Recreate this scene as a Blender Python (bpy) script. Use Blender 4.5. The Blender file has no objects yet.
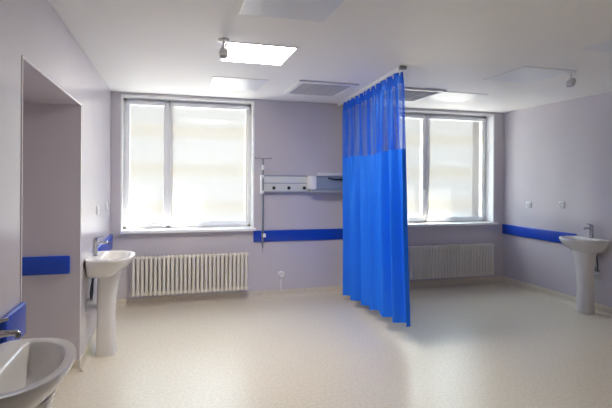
import bpy, bmesh, math, random
from mathutils import Vector, Matrix
random.seed(7)
sc = bpy.context.scene
COL = sc.collection
PI = math.pi

# ------------------------------------------------------------------ room measures (metres)
H, D, XL, XR = 2.508, 5.760, -0.684, 4.706      # ceiling, window wall, left wall, right wall
YR, XA = -2.6, -1.65                            # rear wall, back of the alcove
TW = 0.50                                       # thickness of the window wall
AY0, AY1, AZ = 2.47, 3.925, 2.065               # alcove opening in the left wall
WIN = [(-0.570, 0.975), (2.985, 4.530)]         # window openings
WZ0, WZ1 = 0.885, 2.470
FY = D + 0.18                                   # inner face of the window frames

# ------------------------------------------------------------------ materials
def srgb(r, g, b):
    f = lambda c: (c/255/12.92) if c/255 <= .04045 else ((c/255+.055)/1.055)**2.4
    return (f(r), f(g), f(b), 1)

def mat(name, col, rough=.5, metal=0, spec=.5, noise=0, scale=8, bump=0, bscale=60, coat=0, trans=0):
    m = bpy.data.materials.new(name); m.use_nodes = True
    nt = m.node_tree; b = nt.nodes['Principled BSDF']
    b.inputs['Base Color'].default_value = col
    b.inputs['Roughness'].default_value = rough
    b.inputs['Metallic'].default_value = metal
    b.inputs['Specular IOR Level'].default_value = spec
    b.inputs['Coat Weight'].default_value = coat
    tc = nt.nodes.new('ShaderNodeTexCoord')
    if noise:
        n = nt.nodes.new('ShaderNodeTexNoise'); n.inputs['Scale'].default_value = scale
        n.inputs['Detail'].default_value = 4
        nt.links.new(tc.outputs['Object'], n.inputs['Vector'])
        r = nt.nodes.new('ShaderNodeValToRGB')
        k = 1 - noise; q = 1 + noise
        r.color_ramp.elements[0].position = .3; r.color_ramp.elements[1].position = .7
        r.color_ramp.elements[0].color = (col[0]*k, col[1]*k, col[2]*k, 1)
        r.color_ramp.elements[1].color = (min(1, col[0]*q), min(1, col[1]*q), min(1, col[2]*q), 1)
        nt.links.new(n.outputs['Fac'], r.inputs['Fac'])
        nt.links.new(r.outputs['Color'], b.inputs['Base Color'])
    if bump:
        n2 = nt.nodes.new('ShaderNodeTexNoise'); n2.inputs['Scale'].default_value = bscale
        nt.links.new(tc.outputs['Object'], n2.inputs['Vector'])
        bp = nt.nodes.new('ShaderNodeBump'); bp.inputs['Strength'].default_value = bump
        bp.inputs['Distance'].default_value = .01
        nt.links.new(n2.outputs['Fac'], bp.inputs['Height'])
        nt.links.new(bp.outputs['Normal'], b.inputs['Normal'])
    return m

def lino():
    m = mat('speckled_lino', (.5, .45, .37, 1), rough=.33, spec=.5)
    nt = m.node_tree; b = nt.nodes['Principled BSDF']
    tc = nt.nodes.new('ShaderNodeTexCoord')
    n1 = nt.nodes.new('ShaderNodeTexNoise'); n1.inputs['Scale'].default_value = 44; n1.inputs['Detail'].default_value = 5
    n1.inputs['Roughness'].default_value = .75
    n2 = nt.nodes.new('ShaderNodeTexVoronoi'); n2.inputs['Scale'].default_value = 55
    n3 = nt.nodes.new('ShaderNodeTexNoise'); n3.inputs['Scale'].default_value = 1.4; n3.inputs['Detail'].default_value = 3
    for n in (n1, n2, n3): nt.links.new(tc.outputs['Object'], n.inputs['Vector'])
    r = nt.nodes.new('ShaderNodeValToRGB'); e = r.color_ramp.elements
    e[0].position = .30; e[0].color = FLOOR_DARK
    e[1].position = .62; e[1].color = FLOOR_LIGHT
    nt.links.new(n1.outputs['Fac'], r.inputs['Fac'])
    mx = nt.nodes.new('ShaderNodeMix'); mx.data_type = 'RGBA'; mx.blend_type = 'MIX'
    rr = nt.nodes.new('ShaderNodeValToRGB'); rr.color_ramp.elements[0].position = .06; rr.color_ramp.elements[1].position = .16
    rr.color_ramp.elements[0].color = (.35, .35, .35, 1); rr.color_ramp.elements[1].color = (0, 0, 0, 1)
    nt.links.new(n2.outputs['Distance'], rr.inputs['Fac'])
    nt.links.new(rr.outputs['Color'], mx.inputs['Factor'])
    nt.links.new(r.outputs['Color'], mx.inputs[6]); mx.inputs[7].default_value = FLOOR_FLECK
    nt.links.new(mx.outputs[2], b.inputs['Base Color'])
    mr = nt.nodes.new('ShaderNodeMapRange'); mr.inputs['To Min'].default_value = .29; mr.inputs['To Max'].default_value = .38
    nt.links.new(n3.outputs['Fac'], mr.inputs['Value']); nt.links.new(mr.outputs['Result'], b.inputs['Roughness'])
    bp = nt.nodes.new('ShaderNodeBump'); bp.inputs['Strength'].default_value = .06; bp.inputs['Distance'].default_value = .01
    n4 = nt.nodes.new('ShaderNodeTexNoise'); n4.inputs['Scale'].default_value = 9; n4.inputs['Detail'].default_value = 3
    nt.links.new(tc.outputs['Object'], n4.inputs['Vector'])
    nt.links.new(n4.outputs['Fac'], bp.inputs['Height']); nt.links.new(bp.outputs['Normal'], b.inputs['Normal'])
    return m

def fabric(name, col, tcol, tr=.35, alpha=None):
    """woven cloth: diffuse + translucent (+ round holes for the net)"""
    m = bpy.data.materials.new(name); m.use_nodes = True
    nt = m.node_tree; nt.nodes.clear()
    o = nt.nodes.new('ShaderNodeOutputMaterial')
    d = nt.nodes.new('ShaderNodeBsdfDiffuse'); d.inputs['Color'].default_value = col
    t = nt.nodes.new('ShaderNodeBsdfTranslucent'); t.inputs['Color'].default_value = tcol
    mx = nt.nodes.new('ShaderNodeMixShader'); mx.inputs[0].default_value = tr
    nt.links.new(d.outputs[0], mx.inputs[1]); nt.links.new(t.outputs[0], mx.inputs[2])
    g = nt.nodes.new('ShaderNodeBsdfGlossy'); g.inputs['Roughness'].default_value = .42
    g.inputs['Color'].default_value = (.18, .50, 1, 1) if alpha or 'curtain' in name else (1, 1, 1, 1)
    m2 = nt.nodes.new('ShaderNodeMixShader'); m2.inputs[0].default_value = .20 if 'curtain' in name else .03
    nt.links.new(mx.outputs[0], m2.inputs[1]); nt.links.new(g.outputs[0], m2.inputs[2])
    last = m2.outputs[0]
    if alpha is not None:
        uv = nt.nodes.new('ShaderNodeUVMap')
        vo = nt.nodes.new('ShaderNodeTexVoronoi'); vo.inputs['Scale'].default_value = 90; vo.inputs['Randomness'].default_value = .15
        nt.links.new(uv.outputs[0], vo.inputs['Vector'])
        lt = nt.nodes.new('ShaderNodeMath'); lt.operation = 'LESS_THAN'; lt.inputs[1].default_value = alpha
        nt.links.new(vo.outputs['Distance'], lt.inputs[0])
        tp = nt.nodes.new('ShaderNodeBsdfTransparent')
        m3 = nt.nodes.new('ShaderNodeMixShader')
        nt.links.new(lt.outputs[0], m3.inputs[0]); nt.links.new(last, m3.inputs[1]); nt.links.new(tp.outputs[0], m3.inputs[2])
        last = m3.outputs[0]
    nt.links.new(last, o.inputs[0])
    return m

def blind_mat():
    """sheer woven roller-blind cloth: part open weave, part diffusing yarn, in soft horizontal bands"""
    m = fabric('blind_fabric', BLIND_D, BLIND_T, BLIND_TR)
    nt = m.node_tree
    out = [n for n in nt.nodes if n.type == 'OUTPUT_MATERIAL'][0]
    last = out.inputs[0].links[0].from_socket
    tc = nt.nodes.new('ShaderNodeTexCoord')
    sep = nt.nodes.new('ShaderNodeSeparateXYZ'); nt.links.new(tc.outputs['Object'], sep.inputs[0])
    ml = nt.nodes.new('ShaderNodeMath'); ml.operation = 'MULTIPLY_ADD'; ml.inputs[1].default_value = 2*PI/.47; ml.inputs[2].default_value = -1.9
    wv = nt.nodes.new('ShaderNodeMath'); wv.operation = 'SINE'
    nt.links.new(sep.outputs['Z'], ml.inputs[0]); nt.links.new(ml.outputs[0], wv.inputs[0])
    r = nt.nodes.new('ShaderNodeMapRange'); r.inputs['From Min'].default_value = .1; r.inputs['From Max'].default_value = .9
    nt.links.new(wv.outputs[0], r.inputs['Value'])
    mx = nt.nodes.new('ShaderNodeMix'); mx.data_type = 'RGBA'
    nt.links.new(r.outputs['Result'], mx.inputs['Factor'])
    mx.inputs[6].default_value = (1, 1, 1, 1); mx.inputs[7].default_value = (.95, .86, .70, 1)
    tp = nt.nodes.new('ShaderNodeBsdfTransparent'); nt.links.new(mx.outputs[2], tp.inputs['Color'])
    m3 = nt.nodes.new('ShaderNodeMixShader'); m3.inputs[0].default_value = BLIND_OPEN
    nt.links.new(last, m3.inputs[1]); nt.links.new(tp.outputs[0], m3.inputs[2]); nt.links.new(m3.outputs[0], out.inputs[0])
    return m

def glass_mat():
    m = bpy.data.materials.new('window_glass'); m.use_nodes = True
    nt = m.node_tree; nt.nodes.clear()
    o = nt.nodes.new('ShaderNodeOutputMaterial')
    tp = nt.nodes.new('ShaderNodeBsdfTransparent'); tp.inputs['Color'].default_value = (.95, .97, .97, 1)
    g = nt.nodes.new('ShaderNodeBsdfGlossy'); g.inputs['Roughness'].default_value = .02
    fr = nt.nodes.new('ShaderNodeFresnel'); fr.inputs['IOR'].default_value = 1.45
    ge = nt.nodes.new('ShaderNodeNewGeometry'); mr = nt.nodes.new('ShaderNodeMapRange')
    mr.inputs['To Min'].default_value = 1.45; mr.inputs['To Max'].default_value = 1/1.45
    nt.links.new(ge.outputs['Backfacing'], mr.inputs['Value']); nt.links.new(mr.outputs['Result'], fr.inputs['IOR'])
    mx = nt.nodes.new('ShaderNodeMixShader')
    nt.links.new(fr.outputs[0], mx.inputs[0]); nt.links.new(tp.outputs[0], mx.inputs[1]); nt.links.new(g.outputs[0], mx.inputs[2])
    nt.links.new(mx.outputs[0], o.inputs[0])
    return m

def emit(name, col, s):
    m = bpy.data.materials.new(name); m.use_nodes = True
    b = m.node_tree.nodes['Principled BSDF']
    b.inputs['Base Color'].default_value = (.8, .8, .8, 1)
    b.inputs['Emission Color'].default_value = col
    b.inputs['Emission Strength'].default_value = s
    return m

# ---- tunables
WORLD, SUN, LAMP = 14.6, 64.0, 43.0
BLIND_OPEN, BLIND_TR = .43, .075
FLOOR_DARK, FLOOR_LIGHT, FLOOR_FLECK = (.585, .52, .415, 1), (.75, .685, .56, 1), (.50, .43, .32, 1)
BLIND_D, BLIND_T = (.80, .78, .73, 1), (.85, .83, .79, 1)

M = dict(
    wall=mat('lilac_grey_paint', (.61, .575, .62, 1), rough=.21, spec=1.0, noise=.02, scale=2.5, bump=.015, bscale=140),
    ceil=mat('ceiling_white_paint', (.86, .855, .855, 1), rough=.6, spec=.3, noise=.012, scale=1.5),
    lino=lino(),
    white=mat('white_plastic', (.84, .85, .86, 1), rough=.35, noise=.01, scale=20),
    pvc=mat('window_plastic', (.88, .89, .91, 1), rough=.32, noise=.01, scale=20),
    sill=mat('sill_white', (.90, .90, .91, 1), rough=.18, spec=.7, noise=.01, scale=15),
    ceramic=mat('white_ceramic', (.78, .76, .73, 1), rough=.10, spec=.5, coat=.4, noise=.01, scale=6),
    chrome=mat('chrome', (.50, .50, .53, 1), rough=.12, metal=1, noise=.03, scale=30),
    steel=mat('brushed_steel', (.55, .56, .58, 1), rough=.3, metal=1, noise=.05, scale=60),
    blue=mat('blue_plastic', (.004, .055, .48, 1), rough=.32, spec=.5, noise=.05, scale=12),
    rad=mat('cream_enamel', (.80, .76, .67, 1), rough=.35, noise=.015, scale=12),
    dark=mat('black_plastic', (.012, .013, .016, 1), rough=.4, noise=.1, scale=30),
    grey=mat('grey_plastic', (.35, .37, .40, 1), rough=.45, noise=.03, scale=30),
    panel=mat('pale_grey_metal', (.62, .64, .67, 1), rough=.4, noise=.015, scale=20),
    slate=mat('blue_grey_metal', (.25, .31, .41, 1), rough=.4, noise=.02, scale=20),
    pole=mat('dull_steel', (.24, .26, .29, 1), rough=.35, metal=.5, noise=.05, scale=60),
    hose=mat('braided_hose', (.06, .06, .065, 1), rough=.4, metal=.4, noise=.4, scale=200),
    off=mat('unlit_diffuser', (.74, .77, .83, 1), rough=.35, noise=.01, scale=10),
    lit=emit('lit_diffuser', (1, .945, .88, 1), LAMP),
    brick=mat('dark_brick', (.055, .042, .036, 1), rough=.9, spec=.1, noise=.25, scale=18),
    grille=mat('grille_grey', (.55, .55, .55, 1), rough=.5, noise=.02, scale=20),
    bead=mat('corner_bead_white', (.82, .81, .81, 1), rough=.4, noise=.01, scale=20),
    curtain=fabric('curtain_cloth', (.001, .16, .98, 1), (.001, .20, .99, 1), .18),
    net=fabric('curtain_net', (.001, .10, .92, 1), (.001, .13, .95, 1), .30, alpha=.37),
    tape=fabric('curtain_tape', (.001, .075, .80, 1), (.001, .09, .85, 1), .30),
    blind=blind_mat(), glass=glass_mat(),
)

# ------------------------------------------------------------------ mesh helpers
def box(bm, x0, x1, y0, y1, z0, z1, bev=0, seg=2):
    r = bmesh.ops.create_cube(bm, size=1)
    vs = r['verts']
    for v in vs:
        v.co = Vector(((x0+x1)/2 + v.co.x*(x1-x0), (y0+y1)/2 + v.co.y*(y1-y0), (z0+z1)/2 + v.co.z*(z1-z0)))
    if bev:
        es = list({e for v in vs for e in v.link_edges})
        bmesh.ops.bevel(bm, geom=es, offset=bev, segments=seg, affect='EDGES', profile=.5)

def tube(bm, pts, r, n=12, cap=True):
    """swept round tube through points; r a number or one per point"""
    pts = [Vector(p) for p in pts]; rs = r if isinstance(r, (list, tuple)) else [r]*len(pts)
    rings = []; prev = None
    for i, p in enumerate(pts):
        if i == 0: t = pts[1]-p
        elif i == len(pts)-1: t = p-pts[i-1]
        else: t = (pts[i+1]-p).normalized() + (p-pts[i-1]).normalized()
        t.normalize()
        if prev is None:
            a = Vector((0, 0, 1)) if abs(t.z) < .9 else Vector((1, 0, 0))
            u = t.cross(a).normalized()
        else:
            u = (prev - t*prev.dot(t)).normalized()
        prev = u; w = t.cross(u)
        rings.append([bm.verts.new(p + (u*math.cos(2*PI*k/n) + w*math.sin(2*PI*k/n))*rs[i]) for k in range(n)])
    for a, b in zip(rings, rings[1:]):
        for k in range(n):
            bm.faces.new((a[k], a[(k+1) % n], b[(k+1) % n], b[k]))
    if cap:
        bm.faces.new(rings[0][::-1]); bm.faces.new(rings[-1])

def loft(bm, rings, cap0=True, cap1=True):
    vr = [[bm.verts.new(p) for p in r] for r in rings]; n = len(vr[0])
    for a, b in zip(vr, vr[1:]):
        for k in range(n):
            bm.faces.new((a[k], a[(k+1) % n], b[(k+1) % n], b[k]))
    if cap0: bm.faces.new(vr[0][::-1])
    if cap1: bm.faces.new(vr[-1])

def lathe(bm, prof, centre=(0, 0, 0), n=24, axis='Z'):
    c = Vector(centre); rings = []
    for r, z in prof:
        ring = []
        for k in range(n):
            a = 2*PI*k/n
            p = Vector((r*math.cos(a), r*math.sin(a), z))
            if axis == 'Y': p = Vector((p.x, -p.z, p.y))      # profile runs towards -Y
            if axis == 'X': p = Vector((p.z, p.x, p.y))       # profile runs towards +X
            if axis == '-X': p = Vector((-p.z, -p.x, p.y))
            ring.append(c+p)
        rings.append(ring)
    loft(bm, rings)

def obj(name, bm, m, parent=None, smooth=True, angle=40):
    bmesh.ops.recalc_face_normals(bm, faces=bm.faces)
    me = bpy.data.meshes.new(name); bm.to_mesh(me); bm.free()
    o = bpy.data.objects.new(name, me); COL.objects.link(o)
    me.materials.append(M[m] if isinstance(m, str) else m)
    if smooth:
        for p in me.polygons: p.use_smooth = True
        try: me.set_sharp_from_angle(angle=math.radians(angle))
        except Exception: pass
    if parent is not None:
        o.parent = parent
    return o

def thing(name, label, cat, loc=(0, 0, 0), rotz=0, group=None):
    o = bpy.data.objects.new(name, None); COL.objects.link(o)
    o.empty_display_size = .1
    o.location = loc; o.rotation_euler = (0, 0, rotz)
    o['label'] = label; o['category'] = cat
    if group: o['group'] = group
    return o

def tag(o, label, cat, group=None):
    o['label'] = label; o['category'] = cat
    if group: o['group'] = group
    return o

def struct(name, bm, m, parent=None, label=None, cat=None):
    o = obj(name, bm, m, parent)
    if parent is None:
        o['kind'] = 'structure'
        if label: o['label'] = label
        if cat: o['category'] = cat
    return o

def dup(root, loc, rotz, label=None):
    r = root.copy(); COL.objects.link(r); r.location = loc; r.rotation_euler = (0, 0, rotz)
    if label: r['label'] = label
    for ch in list(root.children):
        c = ch.copy(); COL.objects.link(c); c.parent = r
        for g in ch.children:
            d = g.copy(); COL.objects.link(d); d.parent = c
    return r

B = bmesh.new

# ------------------------------------------------------------------ room shell
bm = B(); box(bm, XA-.2, XR+.2, YR-.2, D, -.12, 0)
struct('floor', bm, 'lino', label='beige speckled lino floor of the ward', cat='floor')
bm = B(); box(bm, XA-.2, XR+.2, YR-.2, D+TW, H, H+.15)
struct('ceiling', bm, 'ceil', label='smooth white ceiling of the ward', cat='ceiling')

bm = B()
xs = [XA-.2, WIN[0][0], WIN[0][1], WIN[1][0], WIN[1][1], XR+.2]
YI = D + .245
def leaf(bm, ya, yb):
    for a, b in ((0, 1), (2, 3), (4, 5)): box(bm, xs[a], xs[b], ya, yb, 0, H)
    for a, b in WIN:
        box(bm, a, b, ya, yb, 0, WZ0); box(bm, a, b, ya, yb, WZ1, H)
leaf(bm, D, YI)
struct('wall_back', bm, 'wall', label='lilac grey window wall with two windows', cat='wall')
bm = B(); leaf(bm, YI, D+TW)
struct('wall_outside', bm, 'brick', label='dark brick outer face of the window wall', cat='wall')

bm = B()
box(bm, XA, XL, AY1, D, 0, H); box(bm, XA, XL, YR, AY0, 0, H)
box(bm, XA, XL, AY0, AY1, AZ, H); box(bm, XA-.2, XA, YR, D, 0, H)
struct('wall_left', bm, 'wall', label='lilac grey left wall with deep alcove', cat='wall')
bm = B(); box(bm, XR, XR+.2, YR, D, 0, H)
struct('wall_right', bm, 'wall', label='lilac grey right wall behind the washbasin', cat='wall')
bm = B(); box(bm, XA-.2, XR+.2, YR-.2, YR, 0, H)
struct('wall_rear', bm, 'wall', label='lilac grey wall at the rear of the ward', cat='wall')

# corner beads of the alcove
bm = B()
e = .012
box(bm, XL-.001, XL+.004, AY0-e, AY0+.002, 0, AZ, .0015, 1)
box(bm, XL-.001, XL+.004, AY0-e, AY1+e, AZ-.002, AZ+e, .0015, 1)
box(bm, XL-.001, XL+.004, AY1-.002, AY1+e, 0, AZ, .0015, 1)
struct('trim_1', bm, 'bead', label='thin white corner bead around the alcove opening', cat='trim')

# coved lino skirting: profile (out from wall, up)
def cove(name, p0, p1, nrm, label):
    bm = B(); p0 = Vector(p0); p1 = Vector(p1); n = Vector(nrm)
    R, hh = .045, .095
    prof = [(0, 0), (R, 0), (R, .0015)]
    for k in range(1, 7):
        a = PI/2*k/6
        prof.append((R - (R-.006)*math.sin(a), R - R*math.cos(a) + .0015))
    prof += [(.006, hh), (.004, hh+.003), (0, hh+.003)]
    loft(bm, [[p0 + n*o_ + Vector((0, 0, z)) for o_, z in prof], [p1 + n*o_ + Vector((0, 0, z)) for o_, z in prof]])
    return struct(name, bm, 'lino', label=label, cat='skirting')
cove('baseboard_back', (XL, D, 0), (XR, D, 0), (0, -1, 0), 'coved beige lino skirting under the windows')
cove('baseboard_right', (XR, D, 0), (XR, YR, 0), (-1, 0, 0), 'coved beige lino skirting along the right wall')
cove('baseboard_left', (XL, AY1, 0), (XL, D, 0), (1, 0, 0), 'coved beige lino skirting behind the far left washbasin')
cove('baseboard_left.001', (XL, YR, 0), (XL, AY0, 0), (1, 0, 0), 'coved beige lino skirting under the nearest washbasin')
cove('baseboard_alcove', (XL, AY1, 0), (XA, AY1, 0), (0, -1, 0), 'coved beige lino skirting inside the alcove')

# ------------------------------------------------------------------ windows (narrow left sash, wide right sash)
def make_window(idx, x0, x1):
    t = bpy.data.objects.new('window_%d' % idx, None); COL.objects.link(t)
    t['kind'] = 'structure'; t['category'] = 'window'
    t['label'] = ('white two-sash window above the left radiator' if idx == 1 else 'white two-sash window behind the blue curtain')
    t.location = (x0, FY, WZ0)
    W, Hh = x1-x0, WZ1-WZ0
    # painted reveal lining + thin casing bead
    bm = B()
    d0, d1 = D-FY-.004, .0
    box(bm, 0, .006, d0, d1, 0, Hh); box(bm, W-.006, W, d0, d1, 0, Hh); box(bm, 0, W, d0, d1, Hh-.006, Hh)
    box(bm, -.012, .006, d0-.002, d0+.006, 0, Hh+.012, .002, 1)
    box(bm, W-.006, W+.012, d0-.002, d0+.006, 0, Hh+.012, .002, 1)
    box(bm, -.012, W+.012, d0-.002, d0+.006, Hh-.006, Hh+.012, .002, 1)
    obj('reveal', bm, 'sill', t)
    # outer frame with mullion
    bm = B(); fw = .042; xm = .50; mw = .05
    for a, b, c, d in ((0, fw, 0, Hh), (W-fw, W, 0, Hh), (xm, xm+mw, 0, Hh), (0, W, 0, fw), (0, W, Hh-fw, Hh)):
        box(bm, a, b, 0, .07, c, d, .004)
    obj('frame', bm, 'pvc', t)
    sashes = [(fw-.012, xm+.012), (xm+mw-.012, W-fw+.012)]
    for i, (a, b) in enumerate(sashes):
        bm = B(); sw = .05; za, zb = fw-.012, Hh-fw+.012
        for p in ((a, a+sw, za, zb), (b-sw, b, za, zb), (a+sw-.003, b-sw+.003, za, za+sw), (a+sw-.003, b-sw+.003, zb-sw, zb)):
            box(bm, p[0], p[1], -.018, .05, p[2], p[3], .006)
        s = obj('sash', bm, 'pvc', t)
        bm = B(); box(bm, a+sw-.01, b-sw+.01, .022, .030, za+sw-.01, zb-sw+.01)
        obj('pane', bm, 'glass', s)
        if i == 0:
            bm = B(); hx = b-.025
            box(bm, hx-.012, hx+.012, -.027, -.018, .42, .50, .004)
            tube(bm, [(hx, -.027, .47), (hx, -.052, .47), (hx, -.056, .46), (hx, -.056, .35)], .008, 10)
            obj('handle', bm, 'white', s)
    # sill board
    bm = B(); box(bm, -.004, W+.026, D-FY-.085, 0, -.022, .012, .006)
    o = obj('sill', bm, 'sill', t)
    # outside ledge
    bm = B(); box(bm, 0, W, .07, TW-.14, -.02, .005)
    obj('ledge', bm, 'brick', t)
    # roller blinds: one to a sash, top-level things
    for i, (a, b) in enumerate(sashes):
        q = ['narrow left', 'wide right'][i]
        wn = 'window above the left radiator' if idx == 1 else 'window behind the blue curtain'
        r = thing('roller_blind', 'cream blind over the %s sash of the %s' % (q, wn), 'blind', (x0+a, FY-.018, WZ0), 0, 'cream roller blinds')
        w = b-a; za, zb = fw-.012, Hh-fw+.012
        m_ = .045 if i == 0 else .022
        bm = B(); n = 24
        vs = []
        for k in range(n+1):
            z = za+.058 + (zb-.05-za-.058)*k/n
            yy = -.004 - .0015*math.sin(k*1.7)
            vs.append((bm.verts.new((m_, yy, z)), bm.verts.new((w-m_, yy, z))))
        for p, q2 in zip(vs, vs[1:]): bm.faces.new((p[0], p[1], q2[1], q2[0]))
        obj('cloth', bm, 'blind', r)
        bm = B(); box(bm, m_-.012, w-m_+.012, -.035, 0, zb-.052, zb-.006, .008)
        obj('cassette', bm, 'pvc', r)
        bm = B(); box(bm, m_, w-m_, -.010, 0, za+.046, za+.060, .003)
        obj('bottom_bar', bm, 'pvc', r)
        xx = w-m_-.006
        for xr in (m_-.014, w-m_+.002):
            bm = B(); box(bm, xr, xr+.012, -.007, 0, za+.046, zb-.05, .002, 1)
            obj('guide', bm, 'pvc', r)
        bm = B(); tube(bm, [(xx, -.024, zb-.05), (xx, -.026, .9), (xx+.004, -.024, .25), (xx+.008, -.026, .9), (xx+.008, -.024, zb-.05)], .0016, 6)
        obj('chain', bm, 'white', r)
    return t
make_window(1, *WIN[0]); make_window(2, *WIN[1])

# ------------------------------------------------------------------ radiators
def make_radiator():
    n, pitch = 28, .0481
    t = thing('column_radiator', 'cream column radiator under the window on the left', 'radiator', (-.448, D, 0), 0, 'cream column radiators')
    z0, z1 = .148, .600; yf, yb = -.122, -.060
    for i in range(n):
        x = pitch*(i+.5)
        bm = B()
        pts = []
        for y in (yf, yb):
            tube(bm, [(x, y, z0+.02), (x, y, z1-.02)], .0172, 10, False)
        # rounded head and foot joining the two columns
        for z, s in ((z1-.02, 1), (z0+.02, -1)):
            box(bm, x-.0185, x+.0185, yf-.016, yb+.016, z-.020, z+.020, .010, 2)
            tube(bm, [(x-pitch/2, (yf+yb)/2, z), (x+pitch/2, (yf+yb)/2, z)], .016, 10, True)
        sct = obj('section', bm, 'rad', t)
    for xx in (-.008, n*pitch-.004):
        for z in (z1-.02, z0+.02):
            bm = B(); lathe(bm, [(.018, 0), (.018, .010), (.010, .012)], (xx, (yf+yb)/2, z), 12, 'X')
            obj('end_plug', bm, 'rad', t)
    for xx in (.25, n*pitch-.25):
        bm = B(); box(bm, xx-.0075, xx+.0075, yb+.005, 0, z1-.09, z1-.055); box(bm, xx-.0075, xx+.0075, yb+.005, 0, z0+.055, z0+.09)
        box(bm, xx-.02, xx+.02, -.006, 0, z0+.04, z1-.04, .002, 1)
        obj('wall_bracket', bm, 'rad', t)
    return t
r1 = make_radiator()
r2 = dup(r1, (3.105, D, 0), 0, 'cream column radiator under the window behind the blue curtain')

# ------------------------------------------------------------------ ceiling panels
COLX = [(.375, .930), (2.962, 3.525)]
def panel(x0, x1, y0, y1, label, m='off'):
    t = thing('ceiling_light', label, 'ceiling light', ((x0+x1)/2, (y0+y1)/2, H), 0, 'square ceiling lights')
    w, d = (x1-x0)/2, (y1-y0)/2
    bm = B(); f = .016
    for p in ((-w, w, -d, -d+f), (-w, w, d-f, d), (-w, -w+f, -d+f, d-f), (w-f, w, -d+f, d-f)):
        box(bm, p[0], p[1], p[2], p[3], -.006, .0, .0015, 1)
    obj('frame', bm, 'white', t)
    bm = B(); box(bm, -w+f-.002, w-f+.002, -d+f-.002, d-f+.002, -.0055, -.001, 0)
    obj('diffuser', bm, m, t, smooth=False)
    return t
a, b = COLX[0]; c, d = COLX[1]
panel(a, b, 2.25, 2.815, 'unlit square ceiling light nearest the viewer, above the left side')
panel(a, b-.012, 3.40, 3.965, 'glowing square ceiling light, the only lit one in view', 'lit')
panel(a, b, 4.60, 5.19, 'unlit square ceiling light just inside the left window')
panel(c, d, 4.58, 5.13, 'unlit square ceiling light just inside the window on the right')
panel(c, d, 3.36, 3.935, 'unlit square ceiling light beside the detector on the right')
panel(c, d, 2.25, 2.815, 'unlit square ceiling light at the right edge of the picture')

def grille(x0, x1, y0, y1, label):
    t = thing('air_vent', label, 'vent', ((x0+x1)/2, (y0+y1)/2, H), 0, 'square ceiling vents')
    w, d = (x1-x0)/2, (y1-y0)/2
    bm = B(); f = .055
    for p in ((-w, w, -d, -d+f), (-w, w, d-f, d), (-w, -w+f, -d+f-.004, d-f+.004), (w-f, w, -d+f-.004, d-f+.004)):
        box(bm, p[0], p[1], p[2], p[3], -.022, 0, .008, 2)
    obj('frame', bm, 'white', t)
    bm = B(); box(bm, -w+f, w-f, -d+f, d-f, -.006, -.001)
    obj('backing', bm, 'grille', t, smooth=False)
    bm = B(); n = 14
    for k in range(1, n):
        y = -d+f + (2*(d-f))*k/n
        v = [bm.verts.new(q) for q in ((-w+f, y-.012, -.006), (w-f, y-.012, -.006), (w-f, y+.010, -.018), (-w+f, y+.010, -.018))]
        bm.faces.new(v)
        v = [bm.verts.new(q) for q in ((-w+f, y-.010, -.006), (w-f, y-.010, -.006), (w-f, y+.012, -.018), (-w+f, y+.012, -.018))]
        bm.faces.new(v)
    for k in (1, 2, 3):
        x = -w+f + 2*(w-f)*k/4
        box(bm, x-.003, x+.003, -d+f, d-f, -.018, -.006)
    obj('louvre', bm, 'grille', t, smooth=False)
    return t
grille(1.225, 1.875, 4.50, 5.22, 'square white-framed ceiling vent with grey louvres left of the curtain track')
grille(2.275, 2.925, 4.50, 5.22, 'square white-framed ceiling vent right of the curtain track')

# ------------------------------------------------------------------ detectors on the ceiling
def detector(x, y, az, label):
    t = thing('motion_detector', label, 'detector', (x, y, H), az, 'ceiling detectors')
    bm = B(); lathe(bm, [(.042, 0), (.042, -.008), (.034, -.014), (.012, -.016)], n=20); obj('base', bm, 'white', t)
    bm = B(); tube(bm, [(0, 0, -.012), (0, 0, -.062)], .010, 10); lathe(bm, [(.004, -.058), (.016, -.064), (.016, -.078), (.004, -.084)], n=14); obj('stem', bm, 'white', t)
    bm = B()
    rings = []
    for s, w_, h_ in ((-.045, .018, .014), (-.040, .026, .024), (0, .034, .030), (.036, .034, .030), (.048, .028, .022)):
        rings.append([Vector((w_*math.copysign(abs(math.cos(q))**.6, math.cos(q)), -.006 + s*.72 - h_*.5*math.sin(q)*0 , -.092 - s*.70)) + Vector((0, .7, .7))*h_*math.copysign(abs(math.sin(q))**.6, math.sin(q)) for q in [2*PI*k/16 for k in range(16)]])
    loft(bm, rings); hd = obj('head', bm, 'white', t)
    bm = B(); box(bm, -.022, .022, .026, .034, -.138, -.112, .004); obj('lens', bm, 'panel', hd)
    return t
detector(.350, 3.372, PI*.95, 'white detector hanging at the corner of the lit ceiling light')
detector(3.535, 3.43, PI*.60, 'white detector hanging from the ceiling above the right wall')

# ------------------------------------------------------------------ curtain and track
P0, P1 = Vector((2.085, 5.52)), Vector((1.945, 3.715))
td = (P1-P0); tl = td.length; tn = td.normalized(); tp = Vector((-tn.y, tn.x))   # tp points to +X
if tp.x < 0: tp = -tp
t = thing('curtain_track', 'white ceiling track running out from the window wall above the blue curtain', 'curtain track', (0, 0, H))
def along(s, off=0, z=0): q = P0 + tn*s + tp*off; return Vector((q.x, q.y, z))
bm = B()
s0, s1 = -(D-5.52)/abs(tn.y) + .003, tl+.045
prof = [(-.016, 0), (-.016, -.030), (-.004, -.030), (-.004, -.020), (.004, -.020), (.004, -.030), (.016, -.030), (.016, 0)]
loft(bm, [[along(s0, o_, z) for o_, z in prof], [along(s1, o_, z) for o_, z in prof]])
obj('rail', bm, 'white', t)
bm = B(); q = along(s1); box(bm, q.x-.036, q.x+.030, q.y-.014, q.y+.022, -.034, -.002, .005); obj('end_stop', bm, 'grey', t)

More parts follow.
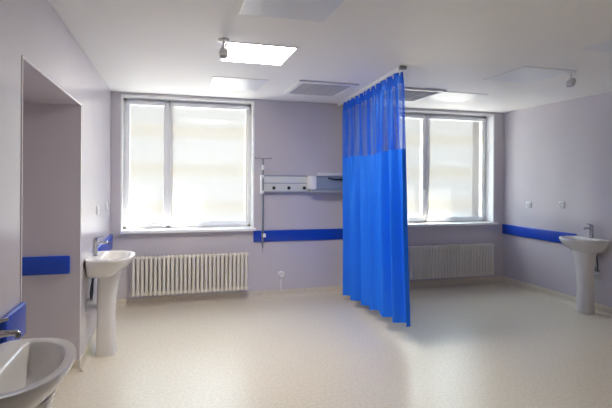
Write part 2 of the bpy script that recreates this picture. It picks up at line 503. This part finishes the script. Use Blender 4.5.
c = thing('privacy_curtain', 'bright blue floor-length privacy curtain with net top hanging from the ceiling track', 'curtain', (P0.x, P0.y, 0))
ZT, ZN, ZH = H-.038, 2.375, 1.775
def cpos(u, z):
    """u 0..1 from the wall to the free end"""
    f = max(0, min(1, (ZT-z)/ZT))
    zb = .045 + .155*u
    ph = 2*PI*(12.5*u + .08*math.sin(11*u))
    ph2 = 2*PI*(6.7*u + .12*math.sin(5*u+1) + .10*math.sin(13*u))
    ha = max(0, min(1, (ZT-z)/.15))
    a1 = (.018 + .012*ha - .010*min(1, f*1.3))*(1 + .35*math.sin(7*u+2))
    a2 = .008*ha + .044*min(1, f*1.8)**.8*(1 + .3*math.sin(9*u))
    off = a1*(math.sin(ph) + .3*math.sin(2*ph+1+3*u)) + a2*(math.sin(ph2 + .5*math.sin(ph2)) + .18*math.sin(2*ph2+.6))
    s = u*tl + (.10*f**1.1)*(-.08) * math.cos(ph2)
    off += f*(.015 + .095*u*u)
    s += -.012*f*math.sin(ph2*.5)
    p = along(s, off, z)
    return p - Vector((P0.x, P0.y, 0))
def sheet(name, zf0, zf1, nz, m):
    bm = B(); nu = 300; uvl = bm.loops.layers.uv.new('UVMap')
    g = []
    for i in range(nu+1):
        u = i/nu; za = zf0(u) ; zb_ = zf1(u)
        g.append([bm.verts.new(cpos(u, za + (zb_-za)*k/nz)) for k in range(nz+1)])
    for i in range(nu):
        for k in range(nz):
            f = bm.faces.new((g[i][k], g[i+1][k], g[i+1][k+1], g[i][k+1]))
            for lp, (ii, kk) in zip(f.loops, ((i, k), (i+1, k), (i+1, k+1), (i, k+1))):
                u = ii/nu; za, zb_ = zf0(u), zf1(u)
                lp[uvl].uv = (u*tl*1.5, za + (zb_-za)*kk/nz)
    return obj(name, bm, m, c, angle=180)
sheet('cloth_panel', lambda u: ZH+.012*math.sin(9*u), lambda u: .065 + .125*u, 26, 'curtain')
sheet('net_panel', lambda u: ZN, lambda u: ZH+.012*math.sin(9*u), 14, 'net')
sheet('heading_tape', lambda u: ZT, lambda u: ZN, 6, 'tape')
for k in range(24):
    u = (k+.25)/23.6
    q = along(u*tl, 0) - Vector((P0.x, P0.y, 0))
    bm = B(); box(bm, q.x-.003, q.x+.003, q.y-.005, q.y+.005, ZT-.03, H-.024)
    obj('glider', bm, 'white', c)

# ------------------------------------------------------------------ blue rails
def rail(name_label, x0, x1, y0, y1, z0, z1):
    bm = B(); box(bm, x0, x1, y0, y1, z0, z1, .010, 3)
    o = obj('bumper_rail', bm, 'blue'); tag(o, name_label, 'bumper rail', 'blue wall bumper rails')
    return o
rail('long blue bumper rail on the window wall between the windows', .978, 2.62, D-.024, D, .716, .858)
rail('blue bumper rail on the right wall running up to the washbasin', XR-.028, XR, 4.46, D-.004, .725, .868)
rail('short bright blue bumper rail behind the tap of the far left washbasin', XL, XL+.028, 4.55, D-.02, .695, .860)
rail('dark blue bumper rail inside the alcove', XA+.02, -.752, AY1-.026, AY1, .768, .907)
rail('blue bumper rail above the nearest washbasin at the left edge', XL, XL+.026, 2.185, AY0-.006, .765, .918)

# ------------------------------------------------------------------ washbasins
def d_outline(P, W, xc, kx, ky, z, dx=0, n=48, nb=4.5):
    out = []
    for k in range(n):
        a = 2*PI*k/n; ca, sa = math.cos(a), math.sin(a)
        if ca >= 0:
            x = xc + (P-xc)*kx*abs(ca)**.92; y = W/2*ky*math.copysign(abs(sa)**.92, sa)
        else:
            x = xc - xc*kx*abs(ca)**(2/nb); y = W/2*ky*math.copysign(abs(sa)**(2/nb), sa)
        out.append(Vector((x+dx, y, z)))
    return out
def washbasin(loc, rotz, P, W, label, zr=.858, sd=1):
    """local +X points out from the wall"""
    t = thing('washbasin', label, 'washbasin', loc, rotz, 'white pedestal washbasins')
    xc = P*.42
    bm = B()
    R = lambda kx, ky, z, dx=0: d_outline(P, W, xc, kx, ky, z, dx)
    rings = []
    def outer(f, ky, z):      # keeps the back on the wall
        pts = d_outline(P, W, xc, 1, ky, z)
        for p in pts:
            if p.x > xc: p.x = xc + (p.x-xc)*f
        return pts
    for f, ky, z in ((.10, .40, zr-.170), (.22, .46, zr-.166), (.38, .62, zr-.145), (.60, .80, zr-.110), (.82, .93, zr-.068), (.95, .99, zr-.034), (.995, 1.0, zr-.014), (1.0, 1.0, zr-.006), (.985, .99, zr)):
        rings.append(outer(f, ky, z))
    # rim and bowl; bowl leaves a tap deck at the back
    def inner(f, ky, z, back):
        pts = d_outline(P, W, xc, 1, ky, z)
        for p in pts:
            if p.x > xc: p.x = xc + (p.x-xc)*f
            else: p.x = back + p.x*(xc-back)/xc
        return pts
    for f, ky, z, bk in ((.83, .87, zr, .105), (.79, .835, zr-.006, .115), (.75, .80, zr-.022, .122), (.65, .70, zr-.066, .13), (.48, .52, zr-.100, .145), (.25, .28, zr-.118, .16), (.08, .10, zr-.122, .175)):
        rings.append(inner(f, ky, z, bk))
    loft(bm, rings)
    bs = obj('basin', bm, 'ceramic', t, angle=50)
    bm = B(); lathe(bm, [(.022, zr-.1225), (.022, zr-.117), (.006, zr-.116)], (xc+.002, 0, 0), 16); obj('drain', bm, 'chrome', bs)
    # pedestal, open at the back
    bm = B(); rings = []
    for z, x0, x1, w in ((0, .070, .225, .175), (.012, .070, .228, .178), (.10, .072, .222, .165), (.30, .074, .220, .155), (.48, .076, .228, .165), (.60, .078, .246, .195), (.68, .08, .266, .235), (.715, .08, .272, .25)):
        ring = []
        for k in range(32):
            a = 2*PI*k/32; ca, sa = math.cos(a), math.sin(a); xm = x0 + (x1-x0)*.42
            if ca >= 0: ring.append(Vector((xm + (x1-xm)*abs(ca)**.75, w/2*math.copysign(abs(sa)**.75, sa), z)))
            else: ring.append(Vector((xm - (xm-x0)*abs(ca)**.35, w/2*math.copysign(abs(sa)**.35, sa), z)))
        rings.append(ring)
    loft(bm, rings); obj('pedestal', bm, 'ceramic', t, angle=50)
    # tap
    bm = B(); lathe(bm, [(.026, zr), (.026, zr+.006), (.021, zr+.010), (.0205, zr+.125), (.022, zr+.130), (.021, zr+.148), (.014, zr+.153)], (.052, 0, 0), 20)
    tap = obj('tap', bm, 'chrome', t)
    bm = B(); tube(bm, [(.055, 0, zr+.100), (.10, 0, zr+.113), (.145, 0, zr+.114), (.152, 0, zr+.108), (.153, 0, zr+.096)], [.014, .0125, .011, .011, .011], 12); obj('spout', bm, 'chrome', tap)
    bm = B(); tube(bm, [(.052, 0, zr+.150), (.075, 0, zr+.154), (.122, 0, zr+.166)], [.010, .007, .006], 10); obj('lever', bm, 'chrome', tap)
    # pipes between pedestal and wall
    for k, yy in enumerate((-.05, -.02)):
        bm = B(); tube(bm, [(.045, sd*yy, .72), (.042, sd*(yy-.01), .64), (.030+.012*k, sd*(yy-.015), .54), (.032, sd*(yy-.012), .485), (.012, sd*(yy-.012), .48)], .0075, 8); obj('hose', bm, 'hose', t)
    bm = B()
    for k, yy in enumerate((-.062, -.032)):
        tube(bm, [(.0, sd*yy, .48), (.045, sd*yy, .48)], .012, 10); tube(bm, [(.03, sd*(yy-.018), .48), (.03, sd*(yy+.018), .48)], .008, 8)
    obj('stop_valve', bm, 'chrome', t)
    bm = B(); tube(bm, [(.0, -sd*.045, .415), (.05, -sd*.045, .415), (.085, -sd*.035, .415)], .020, 12)
    lathe(bm, [(.032, 0), (.032, .006), (.02, .010)], (.0, -sd*.045, .415), 16, 'X')
    obj('waste_pipe', bm, 'panel', t)
    return t
washbasin((XL+.001, 4.29, 0), 0, .378, .56, 'white pedestal washbasin in front of the far end of the left wall', .840)
washbasin((XR-.001, 4.215, 0), PI, .415, .47, 'white pedestal washbasin on the right wall', .850, -1)
washbasin((XL+.001, 1.885, 0), 0, .336, .58, 'shadowed washbasin nearest the viewer, cut by the left edge', .830)

# ------------------------------------------------------------------ bedhead supply unit, shelf unit, drip pole
x0 = 1.076
t = thing('supply_panel', 'long pale grey medical supply panel with three black outlets on the window wall', 'supply panel', (x0, D, 1.45))
bm = B(); box(bm, 0, .70, -.058, 0, -.105, .100, .006); obj('casing', bm, 'panel', t)
bm = B(); box(bm, .004, .66, -.0595, -.05, .000, .011); obj('groove', bm, 'slate', t)
bm = B(); box(bm, 0, .70, -.061, -.004, .090, .104, .003); box(bm, 0, .70, -.061, -.004, -.114, -.098, .003); obj('edge_trim', bm, 'slate', t)
bm = B(); box(bm, -.008, .002, -.060, 0, -.108, .102, .002); obj('end_cap', bm, 'slate', t)
for px in (.148, .343, .545):
    bm = B(); lathe(bm, [(.030, .057), (.030, .064), (.024, .066)], (px, 0, -.055), 20, 'Y'); g = obj('gas_outlet', bm, 'panel', t)
    bm = B(); lathe(bm, [(.0215, .064), (.0215, .072), (.015, .074), (.013, .068)], (px, 0, -.055), 20, 'Y'); obj('socket', bm, 'dark', g)

t = thing('wall_shelf_unit', 'blue-grey wall shelf unit with black handle beside the blue curtain', 'shelf unit', (1.66, D, 1.45))
bm = B(); box(bm, .02, .70, -.19, 0, -.075, .092, .006); obj('drawer_box', bm, 'slate', t)
bm = B(); box(bm, .0, .72, -.20, 0, .098, .112, .004); box(bm, .10, .72, -.205, -.19, .106, .142, .004); box(bm, .70, .72, -.20, 0, .106, .142, .004); obj('top_shelf', bm, 'panel', t)
bm = B(); box(bm, .0, .085, -.205, 0, -.070, .097, .006); obj('end_panel', bm, 'white', t)
bm = B(); box(bm, .02, .72, -.195, 0, -.112, -.076, .006); obj('lower_rail', bm, 'grey', t)
bm = B(); tube(bm, [(.245, -.188, .072), (.275, -.210, .066), (.31, -.212, .058), (.50, -.212, .058), (.54, -.188, .062)], .011, 10); obj('handle', bm, 'dark', t)

xp, yp = 1.080, D-.098
t = thing('drip_pole', 'thin steel drip pole clamped to the left end of the supply panel', 'drip pole', (xp, yp, 0))
bm = B(); tube(bm, [(0, 0, .655), (0, 0, 1.30)], .012, 10); tube(bm, [(0, 0, 1.30), (0, 0, 1.765)], .009, 10); obj('pole', bm, 'pole', t)
for sx in (-1, 1):
    bm = B(); tube(bm, [(0, 0, 1.752), (sx*.04, 0, 1.762), (sx*.095, 0, 1.758), (sx*.102, 0, 1.764), (sx*.104, 0, 1.776)], .006, 8); obj('hook', bm, 'pole', t)
for z in (1.535, 1.345):
    bm = B(); box(bm, -.030, .012, -.014, .040, z-.02, z+.02, .005); box(bm, -.012, .020, .02, .075, z-.012, z+.012, .004); obj('clamp', bm, 'white', t)
bm = B(); lathe(bm, [(.013, 1.62), (.018, 1.63), (.018, 1.67), (.013, 1.68)], n=14); obj('sleeve', bm, 'white', t)
bm = B(); box(bm, -.034, -.008, -.012, .012, 1.36, 1.52, .004); obj('bracket', bm, 'white', t)
bm = B(); box(bm, -.004, .040, -.012, .074, .782, .826, .006); obj('clip', bm, 'white', t)
bm = B(); tube(bm, [(0, 0, .600), (0, 0, .655)], .006, 8); obj('tip', bm, 'grey', t)

# ------------------------------------------------------------------ sockets and switches
t = thing('round_socket', 'round white socket on the window wall above the skirting', 'socket', (1.340, D, .293))
bm = B(); lathe(bm, [(.042, 0), (.042, .020), (.036, .030), (.024, .032), (.022, .018)], n=24, axis='Y'); obj('cover', bm, 'white', t)
bm = B(); box(bm, -.008, .008, -.012, 0, -.20, -.04, .002); obj('conduit', bm, 'white', t)

def wall_plate(loc, nx, label, kind):
    t = thing('wall_' + kind, label, kind, loc, 0 if nx > 0 else PI, 'white ' + kind + ' plates')
    bm = B(); box(bm, 0, .010, -.043, .043, -.043, .043, .004); obj('plate', bm, 'white', t)
    if kind == 'switch':
        bm = B(); box(bm, .008, .015, -.030, .030, -.030, .030, .004); obj('rocker', bm, 'white', t)
    else:
        bm = B(); lathe(bm, [(.030, .009), (.030, .013), (.024, .014), (.022, .0095)], n=20, axis='X'); obj('socket_ring', bm, 'grey', t)
    return t
wall_plate((XL, 4.765, 1.200), 1, 'white square switch on the left wall, the one nearer the viewer', 'switch')
wall_plate((XL, 5.365, 1.196), 1, 'white square switch on the left wall, the one nearer the window', 'switch')
wall_plate((XR, 5.25, 1.176), -1, 'white square socket on the right wall, the one nearer the window', 'socket')
wall_plate((XR, 4.69, 1.205), -1, 'white square socket on the right wall, the one above the rail end by the tap', 'socket')

# ------------------------------------------------------------------ light
w = bpy.data.worlds.new('daylight'); sc.world = w; w.use_nodes = True
nt = w.node_tree; bg = nt.nodes['Background']
tc = nt.nodes.new('ShaderNodeTexCoord'); sp = nt.nodes.new('ShaderNodeSeparateXYZ'); nt.links.new(tc.outputs['Generated'], sp.inputs[0])
ma = nt.nodes.new('ShaderNodeMath'); ma.operation = 'MULTIPLY_ADD'; ma.inputs[1].default_value = .5; ma.inputs[2].default_value = .5
nt.links.new(sp.outputs['Z'], ma.inputs[0])
cr = nt.nodes.new('ShaderNodeValToRGB'); e = cr.color_ramp.elements
# sunlit ground, then the shaded pale house fronts along the horizon, then the open sky
stops = [(0.0, (.66, .65, .63)), (.405, (.66, .65, .63)), (.445, (.072, .072, .072)), (.50, (.065, .0645, .062)), (.585, (.069, .0695, .069)), (.635, (.72, .86, 1.0)), (1.0, (.70, .85, 1.0))]
e[0].position = stops[0][0]; e[0].color = (*stops[0][1], 1); e[1].position = 1.0; e[1].color = (*stops[-1][1], 1)
for p, c_ in stops[1:-1]:
    q = e.new(p); q.color = (*c_, 1)
nt.links.new(ma.outputs[0], cr.inputs['Fac']); nt.links.new(cr.outputs['Color'], bg.inputs['Color'])
bg.inputs['Strength'].default_value = WORLD

sd = bpy.data.lights.new('sun', 'SUN'); sd.energy = SUN; sd.angle = math.radians(.6); sd.color = (1, .96, .88)
so = bpy.data.objects.new('sun', sd); COL.objects.link(so); so.location = (5, 12, 12)
so.rotation_euler = Vector((-.53, -.30, -.95)).to_track_quat('-Z', 'Y').to_euler()

# sampling portals in the two window openings (they give off no light of their own; they only guide the daylight rays)
for i, (a, b) in enumerate(WIN):
    pd = bpy.data.lights.new('window_portal', 'AREA'); pd.shape = 'RECTANGLE'; pd.size = b-a; pd.size_y = WZ1-WZ0
    pd.cycles.is_portal = True
    po = bpy.data.objects.new('window_portal', pd); COL.objects.link(po)
    po.location = ((a+b)/2, D+TW-.05, (WZ0+WZ1)/2); po.rotation_euler = (-PI/2, 0, 0)

# ------------------------------------------------------------------ camera
cd = bpy.data.cameras.new('camera'); cam = bpy.data.objects.new('camera', cd); COL.objects.link(cam)
cd.sensor_width = 36; cd.lens = 36*462.47/612; cd.shift_y = -(204-179.79)/612
cd.clip_start = .05
cam.matrix_world = Matrix.Translation((0, 0, 1.5)) @ Matrix.Rotation(-.2812, 4, 'Z') @ Matrix.Rotation(PI/2, 4, 'X') @ Matrix.Rotation(.0064, 4, 'Z')
sc.camera = cam

vs = sc.view_settings
sc.display_settings.display_device = 'sRGB'
vs.view_transform = 'Standard'; vs.look = 'None'; vs.exposure = .15; vs.gamma = 1; vs.use_curve_mapping = False
cy = sc.cycles
cy.max_bounces = 14; cy.diffuse_bounces = 8; cy.transparent_max_bounces = 16; cy.sample_clamp_indirect = 10
cy.use_denoising = True
try: cy.denoising_prefilter = 'ACCURATE'
except Exception: pass
